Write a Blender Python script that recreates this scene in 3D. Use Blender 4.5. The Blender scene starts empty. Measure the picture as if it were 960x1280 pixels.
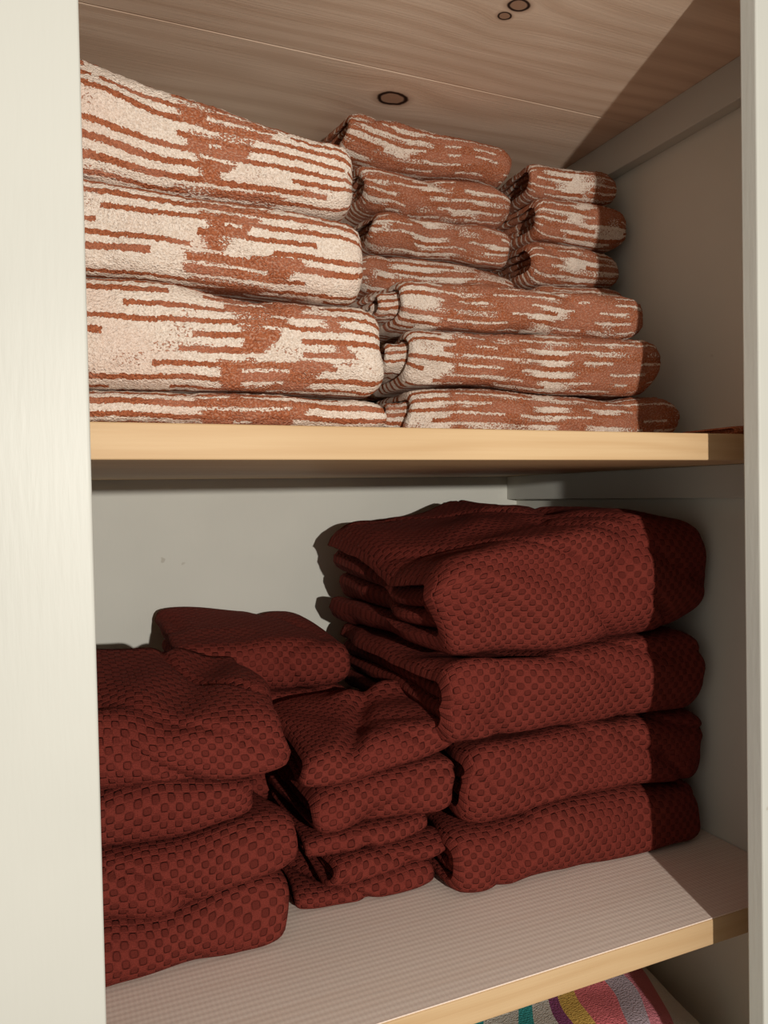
import bpy, math, numpy as np
from mathutils import Matrix, Vector
S=bpy.context.scene
S.view_settings.view_transform='Standard'
S.view_settings.look='None'

# ------------------------------------------------------------ noise
def _h(i,j,k,s):
    n=(i*374761393+j*668265263+k*2147483647+s*1274126177)&0xffffffff
    n=((n^(n>>13))*1274126177)&0xffffffff
    n=n^(n>>16)
    return (n&0xffff)/65535.0*2-1
def vn(x,y,z=0.0,s=0):
    x,y,z=np.broadcast_arrays(np.asarray(x,float),np.asarray(y,float),np.asarray(z,float))
    i=np.floor(x).astype(np.int64);j=np.floor(y).astype(np.int64);k=np.floor(z).astype(np.int64)
    fx=x-i;fy=y-j;fz=z-k
    fx=fx*fx*(3-2*fx);fy=fy*fy*(3-2*fy);fz=fz*fz*(3-2*fz)
    def L(a,b,t): return a+(b-a)*t
    c=[[[_h(i+a,j+b,k+c_,s) for c_ in (0,1)] for b in (0,1)] for a in (0,1)]
    return L(L(L(c[0][0][0],c[1][0][0],fx),L(c[0][1][0],c[1][1][0],fx),fy),
             L(L(c[0][0][1],c[1][0][1],fx),L(c[0][1][1],c[1][1][1],fx),fy),fz)

# ------------------------------------------------------------ node helpers
class NT:
    def __init__(s,name):
        s.m=bpy.data.materials.new(name); s.m.use_nodes=True
        s.t=s.m.node_tree; s.b=s.t.nodes['Principled BSDF']
        s.b.inputs['Specular IOR Level'].default_value=0.3
    def n(s,typ,**kw):
        nd=s.t.nodes.new(typ)
        for k,v in kw.items(): setattr(nd,k,v)
        return nd
    def set(s,sock,v):
        if isinstance(v,bpy.types.NodeSocket): s.t.links.new(v,sock)
        else: sock.default_value=v
    def math(s,op,a,b=0.0,c=0.0,clamp=False):
        nd=s.n('ShaderNodeMath',operation=op,use_clamp=clamp)
        s.set(nd.inputs[0],a); s.set(nd.inputs[1],b)
        if op in('MULTIPLY_ADD',): s.set(nd.inputs[2],c)
        return nd.outputs[0]
    def ss(s,v,a,b,o0=0.0,o1=1.0):
        nd=s.n('ShaderNodeMapRange',interpolation_type='SMOOTHSTEP')
        s.set(nd.inputs[0],v); nd.inputs[1].default_value=a; nd.inputs[2].default_value=b
        nd.inputs[3].default_value=o0; nd.inputs[4].default_value=o1
        return nd.outputs[0]
    def xyz(s,x,y,z):
        nd=s.n('ShaderNodeCombineXYZ')
        for i,v in enumerate((x,y,z)): s.set(nd.inputs[i],v)
        return nd.outputs[0]
    def noise(s,vec,scale,detail=2.0,rough=.5,dist=0.0):
        nd=s.n('ShaderNodeTexNoise')
        s.set(nd.inputs['Vector'],vec); nd.inputs['Scale'].default_value=scale
        nd.inputs['Detail'].default_value=detail; nd.inputs['Roughness'].default_value=rough
        nd.inputs['Distortion'].default_value=dist
        return nd.outputs['Fac']
    def mix(s,f,a,b):
        nd=s.n('ShaderNodeMix',data_type='RGBA')
        s.set(nd.inputs[0],f)
        for sk,v in((nd.inputs[6],a),(nd.inputs[7],b)):
            if isinstance(v,bpy.types.NodeSocket): s.t.links.new(v,sk)
            else: sk.default_value=(*v,1)
        return nd.outputs[2]
    def bump(s,h,dist,strength=1.0):
        nd=s.n('ShaderNodeBump'); s.set(nd.inputs['Height'],h)
        nd.inputs['Distance'].default_value=dist; nd.inputs['Strength'].default_value=strength
        s.t.links.new(nd.outputs[0],s.b.inputs['Normal'])
    def fab(s):
        a=s.n('ShaderNodeAttribute',attribute_name='fab')
        sp=s.n('ShaderNodeSeparateXYZ'); s.t.links.new(a.outputs['Vector'],sp.inputs[0])
        return a.outputs['Vector'],sp.outputs[0],sp.outputs[1],sp.outputs[2]
    def obj(s):
        a=s.n('ShaderNodeTexCoord'); sp=s.n('ShaderNodeSeparateXYZ')
        s.t.links.new(a.outputs['Object'],sp.inputs[0])
        return a.outputs['Object'],sp.outputs[0],sp.outputs[1],sp.outputs[2]

def mat_paint(name,col,rough=.45,bs=.0002):
    k=NT(name); v,x,y,z=k.obj()
    n1=k.noise(v,6,3); n2=k.noise(k.xyz(k.math('MULTIPLY',x,5.0),k.math('MULTIPLY',y,5.0),k.math('MULTIPLY',z,.6)),50,3,.5)
    c=k.mix(k.ss(n1,.3,.7),tuple(c*.95 for c in col),col)
    sp=k.noise(v,38,2,.5)
    c=k.mix(k.ss(sp,.76,.80,0,.35),c,(.30,.24,.16))
    k.set(k.b.inputs['Base Color'],c); k.b.inputs['Roughness'].default_value=rough
    k.bump(k.math('ADD',n2,k.math('MULTIPLY',n1,5.0)),bs)
    return k.m

def mat_wood(name,ca,cb,knots=(),gs=1.0,gc=.35):
    k=NT(name); v,x,y,z=k.obj()
    yy=y; ring=None;core=None
    for (kx,ky,rx,ry,amt) in knots:
        dx=k.math('DIVIDE',k.math('SUBTRACT',x,kx),rx); dy=k.math('DIVIDE',k.math('SUBTRACT',y,ky),ry)
        d=k.math('SQRT',k.math('ADD',k.math('MULTIPLY',dx,dx),k.math('MULTIPLY',dy,dy)))
        d=k.math('ADD',d,k.math('MULTIPLY',k.math('SUBTRACT',k.noise(v,60,2),.5),.35))
        r=k.ss(k.math('ABSOLUTE',k.math('SUBTRACT',d,1.0)),.06,.26,amt,0)
        c=k.ss(d,.6,1.9,.75,0)
        ring=r if ring is None else k.math('MAXIMUM',ring,r)
        core=c if core is None else k.math('MAXIMUM',core,c)
        bend=k.math('DIVIDE',k.math('MULTIPLY',dy,ry*1.3),k.math('ADD',1.0,k.math('MULTIPLY',k.math('MULTIPLY',d,d),.35)))
        yy=k.math('SUBTRACT',yy,bend)
    warp=k.noise(k.xyz(k.math('MULTIPLY',x,1.6),k.math('MULTIPLY',yy,5.0),k.math('MULTIPLY',z,5.0)),1.0*gs,2)
    g=k.math('ADD',k.math('MULTIPLY',yy,55.0*gs),k.math('ADD',k.math('MULTIPLY',z,120.0*gs),k.math('MULTIPLY',warp,9.0)))
    gr=k.math('ABSOLUTE',k.math('SINE',k.math('MULTIPLY',g,1.6)))
    gr=k.math('MULTIPLY',k.math('MULTIPLY',gr,gr),gr)
    fine=k.noise(k.xyz(k.math('MULTIPLY',x,9.0),k.math('MULTIPLY',yy,420.0),k.math('MULTIPLY',z,420.0)),1.0,3)
    f=k.math('ADD',k.math('MULTIPLY',gr,gc),k.math('MULTIPLY',fine,.6),clamp=True)
    c=k.mix(f,ca,cb)
    big=k.noise(k.xyz(x,k.math('MULTIPLY',y,3.0),z),4,2)
    c=k.mix(k.ss(big,.35,.7,0,.35),c,tuple(q*.85 for q in cb))
    if ring is not None:
        c=k.mix(core,c,(.26,.11,.05)); c=k.mix(ring,c,(.025,.010,.006))
    k.set(k.b.inputs['Base Color'],c); k.b.inputs['Roughness'].default_value=.55
    k.bump(fine,.0003)
    return k.m

def mat_liner(name):
    k=NT(name); v,x,y,z=k.obj()
    def cs(a,p): return k.math('COSINE',k.math('MULTIPLY',a,2*math.pi/p))
    pat=k.math('MULTIPLY',cs(k.math('ADD',x,k.math('MULTIPLY',y,.6)),.009),cs(k.math('SUBTRACT',x,k.math('MULTIPLY',y,.6)),.009))
    n=k.noise(v,9,3)
    grain=k.noise(k.xyz(k.math('MULTIPLY',x,3.0),k.math('MULTIPLY',y,60.0),z),1.0,3)
    c=k.mix(k.ss(pat,-.5,.5,.0,1),(.82,.67,.575),(.87,.73,.63))
    c=k.mix(k.ss(grain,.45,.7,0,.3),c,(.79,.61,.50))
    k.set(k.b.inputs['Base Color'],c); k.b.inputs['Roughness'].default_value=.5
    k.bump(k.math('ADD',k.math('MULTIPLY',pat,.5),k.math('MULTIPLY',n,3.0)),.0002)
    return k.m

def mat_waffle(name):
    k=NT(name); v,u,w,d=k.fab()
    wob=k.noise(v,14,2)
    u2=k.math('ADD',u,k.math('MULTIPLY',wob,.014)); w2=k.math('ADD',w,k.math('MULTIPLY',k.noise(v,11,2),.014))
    cu=k.math('COSINE',k.math('MULTIPLY',u2,2*math.pi/.0150)); cw=k.math('COSINE',k.math('MULTIPLY',w2,2*math.pi/.0150))
    pat=k.math('MULTIPLY',cu,cw)
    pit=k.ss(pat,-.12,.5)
    ridge=k.ss(k.math('ABSOLUTE',pat),0,.35,1,0)
    ov,ox,oy,oz=k.obj()
    fz=k.noise(ov,700,3,.75); bg=k.noise(ov,16,3)
    yarn=k.math('SINE',k.math('MULTIPLY',u,2*math.pi/.0013))
    yarn2=k.math('SINE',k.math('MULTIPLY',w,2*math.pi/.0015))
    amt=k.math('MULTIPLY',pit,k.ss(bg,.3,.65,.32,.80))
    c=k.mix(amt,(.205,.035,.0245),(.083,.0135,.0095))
    c=k.mix(k.ss(fz,.35,.7,0,.5),c,(.105,.0185,.0135))
    c=k.mix(k.ss(bg,.45,.75,0,.25),c,(.235,.046,.031))
    k.set(k.b.inputs['Base Color'],c); k.b.inputs['Roughness'].default_value=.95
    k.b.inputs['Specular IOR Level'].default_value=.1
    h=k.math('ADD',k.math('ADD',k.math('MULTIPLY',pit,-1.0),k.math('MULTIPLY',ridge,.3)),k.math('ADD',k.math('MULTIPLY',fz,.5),k.math('MULTIPLY',k.math('ADD',yarn,yarn2),.05)))
    k.bump(h,.0018,.95)
    return k.m

def mat_terry(name):
    k=NT(name); v,u,w,d=k.fab()
    ov,ox,oy,oz=k.obj()
    P=.0112
    fine=k.noise(ov,520,2,.7)
    loop=k.noise(k.xyz(k.math('MULTIPLY',u,420.0),k.math('MULTIPLY',w,560.0),0.0),1.0,1,.6)
    lp=k.ss(loop,.3,.7)
    jag=k.math('MULTIPLY',k.math('SUBTRACT',loop,.5),.36)
    wv=k.math('ADD',k.math('ADD',k.math('DIVIDE',w,P),jag),k.math('MULTIPLY',k.noise(k.xyz(k.math('MULTIPLY',u,9.0),w,0.0),1.0,1),1.2))
    row=k.math('FLOOR',wv); fr=k.math('FRACT',wv)
    uj=k.math('ADD',u,k.math('MULTIPLY',jag,.010))
    na=k.ss(k.noise(k.xyz(k.math('MULTIPLY',uj,12.0),k.math('MULTIPLY',row,7.31),3.3),1.0,0),.28,.72)
    nb=k.ss(k.noise(k.xyz(k.math('MULTIPLY',uj,20.0),k.math('MULTIPLY',row,3.77),9.1),1.0,0),.28,.72)
    nc=k.ss(k.noise(k.xyz(k.math('MULTIPLY',uj,24.0),k.math('MULTIPLY',row,5.13),17.1),1.0,0),.28,.72)
    rr=k.math('FRACT',k.math('MULTIPLY',k.math('SINE',k.math('MULTIPLY',row,12.9898)),43.758))
    lw=k.math('ADD',.34,k.math('MULTIPLY',rr,.20))
    line=k.math('LESS_THAN',fr,lw)
    thr=k.math('SUBTRACT',.24,k.math('MULTIPLY',d,.22))
    dash=k.math('GREATER_THAN',na,thr)
    S1=k.math('MULTIPLY',line,dash)
    q=k.math('ADD',d,k.math('ADD',k.math('MULTIPLY',k.math('SUBTRACT',nb,.5),.60),k.math('MULTIPLY',k.math('SUBTRACT',lp,.5),.42)))
    G=k.math('GREATER_THAN',q,.52)
    cl=k.math('MULTIPLY',k.math('GREATER_THAN',fr,.74),k.math('GREATER_THAN',nc,.36))
    cl=k.math('MULTIPLY',cl,k.math('LESS_THAN',d,1.1))
    G=k.math('MULTIPLY',G,k.math('SUBTRACT',1.0,k.math('MULTIPLY',cl,k.math('GREATER_THAN',lp,.2))))
    rust=k.math('MAXIMUM',S1,G)
    cream=k.mix(k.ss(fine,.3,.7),(.69,.54,.43),(.89,.765,.66))
    big=k.noise(ov,14,2)
    cream=k.mix(k.ss(big,.5,.75,0,.3),cream,(.72,.47,.37))
    rc=k.mix(k.ss(fine,.3,.7),(.27,.076,.033),(.46,.152,.070))
    rc=k.mix(k.ss(nb,.5,1.0,0,.35),rc,(.48,.21,.14))
    rc=k.mix(k.math('MULTIPLY',G,k.ss(lp,.55,.9,0,.45)),rc,(.60,.36,.26))
    c=k.mix(rust,cream,rc)
    k.set(k.b.inputs['Base Color'],c); k.b.inputs['Roughness'].default_value=1
    k.b.inputs['Specular IOR Level'].default_value=.05
    h=k.math('ADD',k.math('ADD',loop,k.math('MULTIPLY',fine,.8)),k.math('MULTIPLY',rust,-.5))
    k.bump(h,.0021,1.0)
    return k.m

def mat_beach(name):
    k=NT(name); v,u,w,d=k.fab()
    ov,ox,oy,oz=k.obj()
    n=k.noise(ov,6,1)
    t=k.math('ADD',k.math('ADD',ox,k.math('MULTIPLY',oy,-.35)),k.math('MULTIPLY',n,.06))
    r=k.n('ShaderNodeValToRGB'); r.color_ramp.interpolation='CONSTANT'
    k.set(r.inputs[0],k.math('DIVIDE',k.math('SUBTRACT',t,.14),.36,clamp=True))
    el=r.color_ramp.elements
    cols=[(0,(.04,.36,.38)),(.10,(.68,.66,.6)),(.17,(.04,.36,.38)),(.22,(.68,.66,.6)),(.36,(.05,.40,.40)),(.42,(.70,.66,.6)),(.50,(.30,.08,.20)),(.54,(.78,.50,.12)),(.61,(.75,.18,.20)),(.72,(.45,.36,.40)),(.80,(.62,.20,.24)),(.88,(.66,.62,.58))]
    el[0].position=0; el[0].color=(*cols[0][1],1); el[1].position=cols[1][0]; el[1].color=(*cols[1][1],1)
    for p,c in cols[2:]:
        e=el.new(p); e.color=(*c,1)
    k.set(k.b.inputs['Base Color'],r.outputs[0]); k.b.inputs['Roughness'].default_value=1
    k.bump(k.noise(ov,420,2),.003)
    return k.m

# ------------------------------------------------------------ geometry helpers
def link(o): S.collection.objects.link(o); return o
def boxes(name,bl,mat,bev=.0015,parent=None):
    vs=[];fs=[]
    for (x0,x1,y0,y1,z0,z1) in bl:
        b=len(vs)
        vs+=[(x,y,z) for z in(z0,z1) for y in(y0,y1) for x in(x0,x1)]
        fs+=[[b+i for i in q] for q in((0,2,3,1),(4,5,7,6),(0,1,5,4),(2,6,7,3),(0,4,6,2),(1,3,7,5))]
    me=bpy.data.meshes.new(name); me.from_pydata(vs,[],fs); me.materials.append(mat)
    o=link(bpy.data.objects.new(name,me))
    if bev:
        m=o.modifiers.new('b','BEVEL'); m.width=bev; m.segments=3; m.limit_method='ANGLE'
    if parent: o.parent=parent
    return o

def towel(name,x0,x1,y0,y1,zb,zt,mat,n=2,nose=.04,e=2.3,endL=(.03,.6),endR=(.03,.3),
          rot=0,seed=1,dens=None,wr=.004,fine=.0,dx=.0042,voff=0.0,inner=0.0,post=None,crease=.0):
    H=float(np.mean(zt(np.array([x0,x1]),np.array([y0,y0])+nose)-zb(np.array([x0,x1]),np.array([y0,y0])+nose)))
    L=y1-y0; rng=np.random.RandomState(seed)
    ns=max(8,int((L-nose)/.006)); nn=34
    th=np.linspace(-math.pi/2,math.pi/2,nn)
    def path(d):
        yb=np.linspace(L-.25*d*H,nose,ns,endpoint=False)
        yn=nose-(nose-min(d*H,nose*.95))*np.abs(np.cos(th))**(2/e)
        zn=.5+(.5-d)*np.sign(np.sin(th))*np.abs(np.sin(th))**(2/e)
        yt=np.linspace(nose,L-.25*d*H,ns+1)[1:]
        return np.concatenate([yb,yn,yt]),np.concatenate([np.full(ns,d),zn,np.full(ns,1-d)])
    V=[];F=[];A=[]; base=0
    for k in range(n):
        d0=k*.5/n; d1=(k+1)*.5/n-(.012 if k<n-1 else 0.0005)
        yo,zo=path(d0); yi,zi=path(d1); ym=(yo+yi)/2; zm=(zo+zi)/2
        M=len(yo); t=(d1-d0)*H
        arc=np.concatenate([[0],np.cumsum(np.hypot(np.diff(yo),np.diff(zo)*H))])
        xa=x0+(rng.rand()*.004+.004*k if (k and not inner) else 0)-inner*(k>0)*(.6+.4*rng.rand())
        xb=x1-(rng.rand()*.004+.003*k if k else 0)
        NX=max(6,int((xb-xa)/dx))
        s=np.linspace(0,1,NX)
        xs=xa+t/2+(xb-xa-t)*s
        rings=[]
        for ph in (90,60,30): rings.append((xa+t/2-t/2*math.sin(math.radians(ph)),math.cos(math.radians(ph))))
        rings+= [(x,1.0) for x in xs]
        for ph in (30,60,90): rings.append((xb-t/2+t/2*math.sin(math.radians(ph)),math.cos(math.radians(ph))))
        for (x,c) in rings:
            Y=np.concatenate([ym+(yo-ym)*c,(ym+(yi-ym)*c)[::-1]])
            Z=np.concatenate([zm+(zo-zm)*c,(zm+(zi-zm)*c)[::-1]])
            g=1.0
            for dist,(r,mn) in ((x-x0,endL),(x1-x,endR)):
                if dist<r:
                    if inner and dist==x-x0: mn=max(mn,.78)
                    q=min(1,max(0,1-dist/r)); g=min(g,mn+(1-mn)*math.sqrt(max(0,1-q**2.2)))
            Z=.5+(Z-.5)*g
            Y=Y+(1-g)*nose*.55*np.clip(1-Y/(nose*2.5),0,1)
            if inner and k: Y=Y+.010*k*np.clip((x0+.01-x)/.02,0,1)
            X=np.full_like(Y,x)
            V.append(np.stack([X,Y,Z],1))
            vv=np.concatenate([arc,arc[::-1]])+k*.37+voff
            A.append(np.stack([X-x0+seed*1.7,vv,np.zeros_like(vv)],1))
        R=len(rings); m2=2*M
        idx=base+np.arange(R*m2).reshape(R,m2)
        nx=np.roll(idx,-1,axis=1)
        f=np.stack([idx[:-1],nx[:-1],nx[1:],idx[1:]],-1).reshape(-1,4)
        F.append(f); base+=R*m2
    V=np.concatenate(V);A=np.concatenate(A);F=np.concatenate(F)
    X,Y,Z=V[:,0].copy(),V[:,1]+y0,V[:,2]
    if dens is not None: A[:,2]=dens(X,Y,A[:,1])
    b=zb(X,Y);tt=zt(X,Y)
    W=b+(tt-b)*Z
    Yw=Y+wr*vn(X*9,W*22,Y*5,seed)+wr*.5*vn(X*26,W*45,Y*12,seed+5)
    edge=np.clip(1-np.minimum(X-x0,x1-X)/.06,0,1)
    Xw=X+edge*wr*1.2*vn(Y*13,W*30,0,seed+9)
    W=W-(tt-b)*.07*np.clip(vn(X*14,Y*14,Z*2,seed+20),0,1)*(np.abs(Z-.5)*2)**1
    if crease:
        a1=X*9+W*16+Y*5; rd=1-np.abs(vn(a1,(X-W)*5,Y*4,seed+41))
        rd=np.clip((rd-.72)/.28,0,1)**2
        Yw=Yw+crease*rd*np.clip(1-(Y-y0)/.06,0,1)
        W=W-crease*.8*rd*np.clip((Z-.6)/.4,0,1)*np.clip((Y-y0)/.05,0,1)
    if fine:
        W=W+fine*vn(X*330,Y*330,W*330,seed+31); Yw=Yw+fine*1.2*vn(X*330,Y*330,W*330,seed+37)
    W=np.maximum(W,b+.0002)
    if post: Xw,Yw,W=post(Xw,Yw,W,b,tt)
    if rot:
        cx,cy=(x0+x1)/2,y0; c,s_=math.cos(rot),math.sin(rot)
        Xr=cx+(Xw-cx)*c-(Yw-cy)*s_; Yr=cy+(Xw-cx)*s_+(Yw-cy)*c; Xw,Yw=Xr,Yr
    co=np.stack([Xw,Yw,W],1)
    me=bpy.data.meshes.new(name)
    me.vertices.add(len(co)); me.vertices.foreach_set('co',co.astype(np.float32).ravel())
    me.loops.add(F.size); me.loops.foreach_set('vertex_index',F.astype(np.int32).ravel())
    me.polygons.add(len(F)); me.polygons.foreach_set('loop_start',np.arange(0,F.size,4,dtype=np.int32))
    me.polygons.foreach_set('loop_total',np.full(len(F),4,dtype=np.int32))
    me.update(calc_edges=True); me.validate()
    at=me.attributes.new('fab','FLOAT_VECTOR','POINT'); at.data.foreach_set('vector',A.astype(np.float32).ravel())
    me.polygons.foreach_set('use_smooth',np.ones(len(F),dtype=bool))
    me.materials.append(mat)
    return link(bpy.data.objects.new(name,me))

def surf(x0,x1,y0,y1,c,amp=.003,seed=0,sc=11):
    FL,FR,BL,BR=c
    def f(x,y):
        a=np.clip((x-x0)/(x1-x0),-.2,1.2); b=np.clip((y-y0)/(y1-y0),-.2,1.2)
        return (FL*(1-a)+FR*a)*(1-b)+(BL*(1-a)+BR*a)*b+amp*vn(x*sc,y*sc,0,seed)
    return f
def flat(z): return lambda x,y: np.full_like(np.asarray(x,float),z)
def lift(f,d): return lambda x,y: f(x,y)+d

# ------------------------------------------------------------ dimensions
XL,XR=-.14,.785; YF,YB=.60,1.20; ZU0,ZU1=.030,.058; ZL1=-.453; ZL0=ZL1-.028; ZC=.515
paint=mat_paint('cream_paint',(.60,.595,.54))
paintw=mat_paint('wall_paint',(.73,.72,.645),.6)
pine=mat_wood('pine_board',(.70,.495,.28),(.57,.36,.18))
pinec=mat_wood('pine_ceiling',(.92,.73,.57),(.68,.48,.34),
   knots=((.42,.918,.018,.014,1.0),(.467,.695,.011,.009,1.0),(.463,.716,.007,.006,1.0),(.285,.70,.003,.003,.8)),gc=.45)
liner=mat_liner('shelf_liner_vinyl')
waf=mat_waffle('maroon_waffle'); ter=mat_terry('striped_terry'); bea=mat_beach('beach_terry')

boxes('wall_back',[(XL-.02,XR+.02,YB,YB+.02,-.82,ZC+.03)],paintw,0)
boxes('wall_right',[(XR,XR+.02,.539,YB,-.82,ZC+.03)],paintw,0)
boxes('wall_left',[(XL-.02,XL,.539,YB,-.82,ZC+.03)],paintw,0)
boxes('floor',[(XL,XR,.539,YB,-.82,-.80)],pine,0)
boxes('ceiling',[(XL,XR,.56,.8592,ZC,ZC+.025),(XL,XR,.8600,YB,ZC,ZC+.025)],pinec,.0012)
boxes('trim_1',[(-.45,.0238,.520,.539,-.95,.95)],paint,.002)
boxes('trim_2',[(.609,.98,.520,.539,-.95,.95)],paint,.002)
boxes('trim_3',[(XR-.02,XR,.57,YB,ZC-.05,ZC)],paint,.0015)
boxes('trim_4',[(XR-.02,XR,.60,YB,ZU0-.042,ZU0)],paint,.0015)
boxes('trim_5',[(XR-.02,XR,.60,YB,ZL0-.042,ZL0)],paint,.0015)
boxes('upper_shelf',[(XL,XR,YF,YB,ZU0,ZU1)],pine,.0015)
sh=boxes('lower_shelf',[(XL,XR,YF,YB,ZL0,ZL1-.0012)],pine,.0015)
boxes('shelf_liner',[(XL+.002,XR-.002,YF+.0015,YB-.002,ZL1-.0012,ZL1)],liner,0)

# ------------------------------------------------------------ stacks
def bump1(x,c,w): return np.exp(-((x-c)/w)**2)
def densA(c,ph=0.0):
    # woven triangle motif: width sweeps from nothing to wide once per ~7 cm of cloth
    def f(x,y,v):
        s=((v+ph)/.075)%1.0
        w=.010+.046*s
        t=np.clip((w-np.abs(x-c-.02*(s-.5)))/.008,0,1)
        t2=np.clip(1.1-np.abs(x-c-.075+.03*s)/.010,0,1)*.5*(s<.5)
        return .06+.77*t+t2+.08*vn(x*10,v*14,0,4)
    return f
def pick(v,i): return v[i] if isinstance(v,list) else v
def mkstack(name,xr,y0s,y1,zs,mat,seed,n=2,nose=.035,ends=((.03,.6),(.03,.3)),dens=None,amp=.0025,fine=0,wr=.004,rots=None,e=2.3,gap=.0006,inner=0.0,crease=0.0,posts=None):
    N=len(xr)
    gx0=min(a for a,b in xr); gx1=max(b for a,b in xr)
    B=[]
    for i,c in enumerate(zs):
        if not isinstance(c,tuple): c=(c,c,c,c)
        B.append(surf(gx0,gx1,min(y0s),y1,c,0 if i==0 else amp,seed*13+i))
    for i in range(N):
        en=pick(ends,i)
        towel(name,xr[i][0],xr[i][1],y0s[i],y1,lift(B[i],gap),lift(B[i+1],-gap),mat,n=n,nose=pick(nose,i),e=e,
              endL=en[0],endR=en[1],seed=seed*17+i*3,dens=pick(dens,i),fine=fine,wr=wr,
              rot=(rots[i] if rots else 0),voff=i*.73,inner=inner,crease=crease,post=(posts[i] if posts else None))
z=ZU1
mkstack('striped_bath_towel',[(-.11,.276),(-.11,.280),(-.11,.262),(-.11,.259)],[.628,.624,.628,.632],1.06,
  [(z,z,z,z),(.088,.090,.088,.09),(.180,.168,.178,.17),(.258,.246,.253,.245),(.370,.314,.365,.308)],ter,3,n=2,nose=.034,
  ends=((.02,.8),(.028,.62)),dens=[densA(.150),densA(.165,.02),densA(.14,.045),densA(.135,.01)],fine=.0011,amp=.005,wr=.007,crease=.006,e=2.8)
def densC(x,y,v):
    return .14+.62*np.clip((x-.395)/.02,0,1)-.48*bump1(x,.545,.022)-.15*bump1(x,.63,.03)+.10*vn(x*14,v*20,0,8)+.1*np.clip((x-.66)/.02,0,1)
mkstack('striped_hand_towel',[(.356,.742),(.362,.712),(.350,.69)],[.752,.745,.757],.86,
  [z,(.122,.118,.122,.118),(.186,.190,.186,.19),(.243,.250,.243,.25)],ter,5,n=3,nose=.034,
  ends=((.04,.66),(.03,.5)),dens=densC,fine=.0011,wr=.009,inner=.024,crease=.005,amp=.0055,e=2.6)
def densB(x,y,v): return .56+.28*vn(x*12,v*18,0,11)+.2*bump1(x,.52,.03)
mkstack('striped_hand_towel',[(.375,.60),(.368,.603),(.380,.596),(.37,.598),(.382,.592),(.372,.586),(.35,.598)],
  [.905,.897,.905,.91,.9,.91,.9],1.15,[z,.125,.192,.262,(.316,.312,.316,.312),(.372,.366,.37,.366),(.430,.422,.43,.424),(.489,.476,.487,.476)],ter,7,n=3,nose=.03,
  ends=((.03,.6),(.03,.45)),dens=densB,fine=.0011,wr=.010,crease=.007,amp=.006,e=2.4)
def densD(x,y,v): return .74-.38*bump1(x,.685,.022)+.2*vn(x*12,v*20,0,14)
mkstack('striped_hand_towel',[(.612,.765),(.61,.76),(.612,.765),(.614,.768),(.608,.764),(.612,.768),(.614,.759)],
  [.875,.872,.875,.866,.877,.87,.876],1.12,[z,.115,.174,.232,.290,.348,.405,.461],ter,9,n=3,nose=.03,
  ends=((.025,.6),(.03,.4)),dens=densD,fine=.0011,wr=.009,amp=.005,crease=.006,e=2.4)
towel('folded_washcloth',.692,.755,.618,.70,flat(z+.0004),flat(z+.012),ter,n=2,nose=.01,seed=61,dens=lambda x,y,v:np.full_like(x,1.2),wr=.002)

# ---- lower shelf : maroon waffle
z=ZL1+.0003
def rumple_top(X,Y,W,b,tt):
    h=np.clip((W-b)/(tt-b),0,1)
    c=np.clip(1-(X-.385)/.10,0,1)
    W=W-.030*h*c*np.clip(1-np.abs(Y-.86)/.13,0,1)
    W=W+.014*h*np.exp(-((X-.60)/.05)**2)*np.clip((Y-.80)/.15,0,1)
    dx=X-.40; dz=W-(-.075)
    ang=np.arctan2(-dz,dx+.001); rad=np.hypot(dx,dz)
    Y=Y+.006*np.sin(ang*9+1.0)*np.exp(-((rad-.10)/.07)**2)*np.clip(1-(Y-.728)/.05,0,1)
    X=X-.014*c*np.exp(-((h-.62)/.18)**2)
    return X,Y,W
def slump(X,Y,W,b,tt):
    h=np.clip((W-b)/(tt-b),0,1)
    W=W-.012*h*np.exp(-(((X-.12)-(Y-.8)*.4)/.03)**2)
    Y=Y-.010*(1-h)*np.exp(-((X-.15)/.06)**2)
    return X,Y,W
def crest(X,Y,W,b,tt):
    h=np.clip((W-b)/(tt-b),0,1)
    W=W+.016*h*np.exp(-((Y-.905)/.018)**2)*np.clip((X-.30)/.05,0,1)
    W=W-.010*h*np.exp(-((X-.33-(Y-.85)*.5)/.014)**2)
    return X,Y,W
E1=((.035,.72),(.035,.55))
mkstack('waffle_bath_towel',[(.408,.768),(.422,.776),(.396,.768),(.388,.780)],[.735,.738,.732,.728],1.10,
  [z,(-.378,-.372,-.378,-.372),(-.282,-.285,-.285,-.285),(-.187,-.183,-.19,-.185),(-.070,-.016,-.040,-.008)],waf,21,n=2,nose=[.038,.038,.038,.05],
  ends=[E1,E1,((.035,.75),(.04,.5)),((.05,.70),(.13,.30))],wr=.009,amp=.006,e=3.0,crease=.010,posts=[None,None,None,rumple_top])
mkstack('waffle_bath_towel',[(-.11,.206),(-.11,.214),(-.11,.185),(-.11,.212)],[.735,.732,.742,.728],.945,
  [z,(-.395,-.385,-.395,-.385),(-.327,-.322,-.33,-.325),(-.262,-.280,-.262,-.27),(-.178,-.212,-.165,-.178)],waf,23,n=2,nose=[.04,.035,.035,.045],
  ends=((.03,.8),(.035,.6)),wr=.009,amp=.008,e=2.7,crease=.010,posts=[None,None,None,slump])
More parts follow.
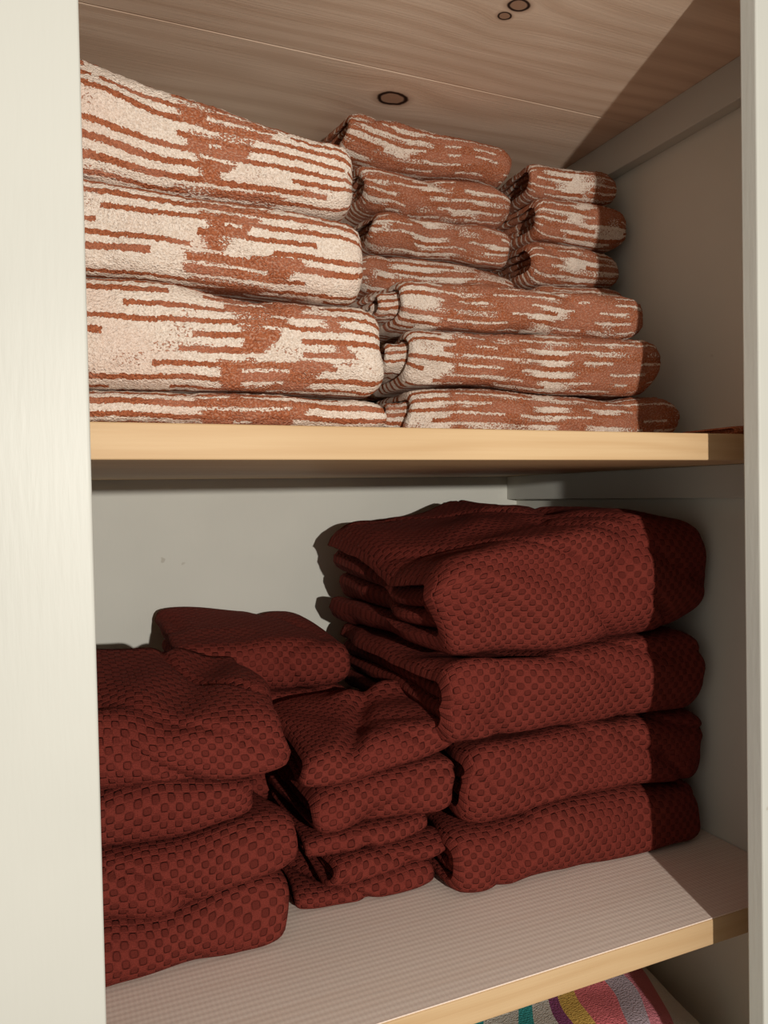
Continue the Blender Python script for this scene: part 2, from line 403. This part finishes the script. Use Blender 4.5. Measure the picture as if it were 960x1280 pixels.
mkstack('waffle_hand_towel',[(.228,.392),(.262,.400),(.247,.396),(.247,.412),(.235,.412)],[.778,.765,.775,.755,.757],.945,
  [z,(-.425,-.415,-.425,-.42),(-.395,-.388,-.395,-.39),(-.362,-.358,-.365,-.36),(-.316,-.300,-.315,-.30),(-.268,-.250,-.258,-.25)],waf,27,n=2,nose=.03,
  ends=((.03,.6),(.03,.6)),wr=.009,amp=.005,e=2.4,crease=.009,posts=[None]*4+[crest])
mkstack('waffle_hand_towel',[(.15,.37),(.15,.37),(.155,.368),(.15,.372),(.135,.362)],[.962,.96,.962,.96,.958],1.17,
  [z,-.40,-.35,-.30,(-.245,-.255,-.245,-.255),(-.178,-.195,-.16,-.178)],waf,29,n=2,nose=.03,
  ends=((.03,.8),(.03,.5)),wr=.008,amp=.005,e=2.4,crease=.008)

mkstack('beach_towel',[(.33,.72),(.34,.74)],[.68,.68],1.05,[-.7995,(-.73,-.73,-.73,-.73),(-.632,-.650,-.63,-.63)],bea,41,n=2,nose=.05,
  ends=((.04,.5),(.08,.2)),wr=.008,amp=.01)

# ------------------------------------------------------------ light
ld=bpy.data.lights.new('lamp','POINT'); ld.energy=74; ld.shadow_soft_size=.014; ld.color=(1,.95,.875)
lo=link(bpy.data.objects.new('room_lamp',ld)); lo.location=(.194,-.8,.075)
w=bpy.data.worlds.new('World'); S.world=w; w.use_nodes=True
w.node_tree.nodes['Background'].inputs[0].default_value=(1,.93,.82,1)
w.node_tree.nodes['Background'].inputs[1].default_value=.33

# ------------------------------------------------------------ camera
th=math.radians(23.4); p=math.radians(1.25); r=math.radians(1.1)
R=Vector((math.cos(th),-math.sin(th),0)); Fw=Vector((math.sin(th)*math.cos(p),math.cos(th)*math.cos(p),-math.sin(p)))
U=R.cross(Fw)
R2=R*math.cos(r)-U*math.sin(r); U2=U*math.cos(r)+R*math.sin(r)
cd=bpy.data.cameras.new('camera'); cam=link(bpy.data.objects.new('camera',cd))
cd.sensor_fit='VERTICAL'; cd.sensor_height=36; cd.lens=27; cd.clip_start=.01
M=Matrix((R2,U2,-Fw)).transposed().to_4x4(); cam.matrix_world=M
S.camera=cam
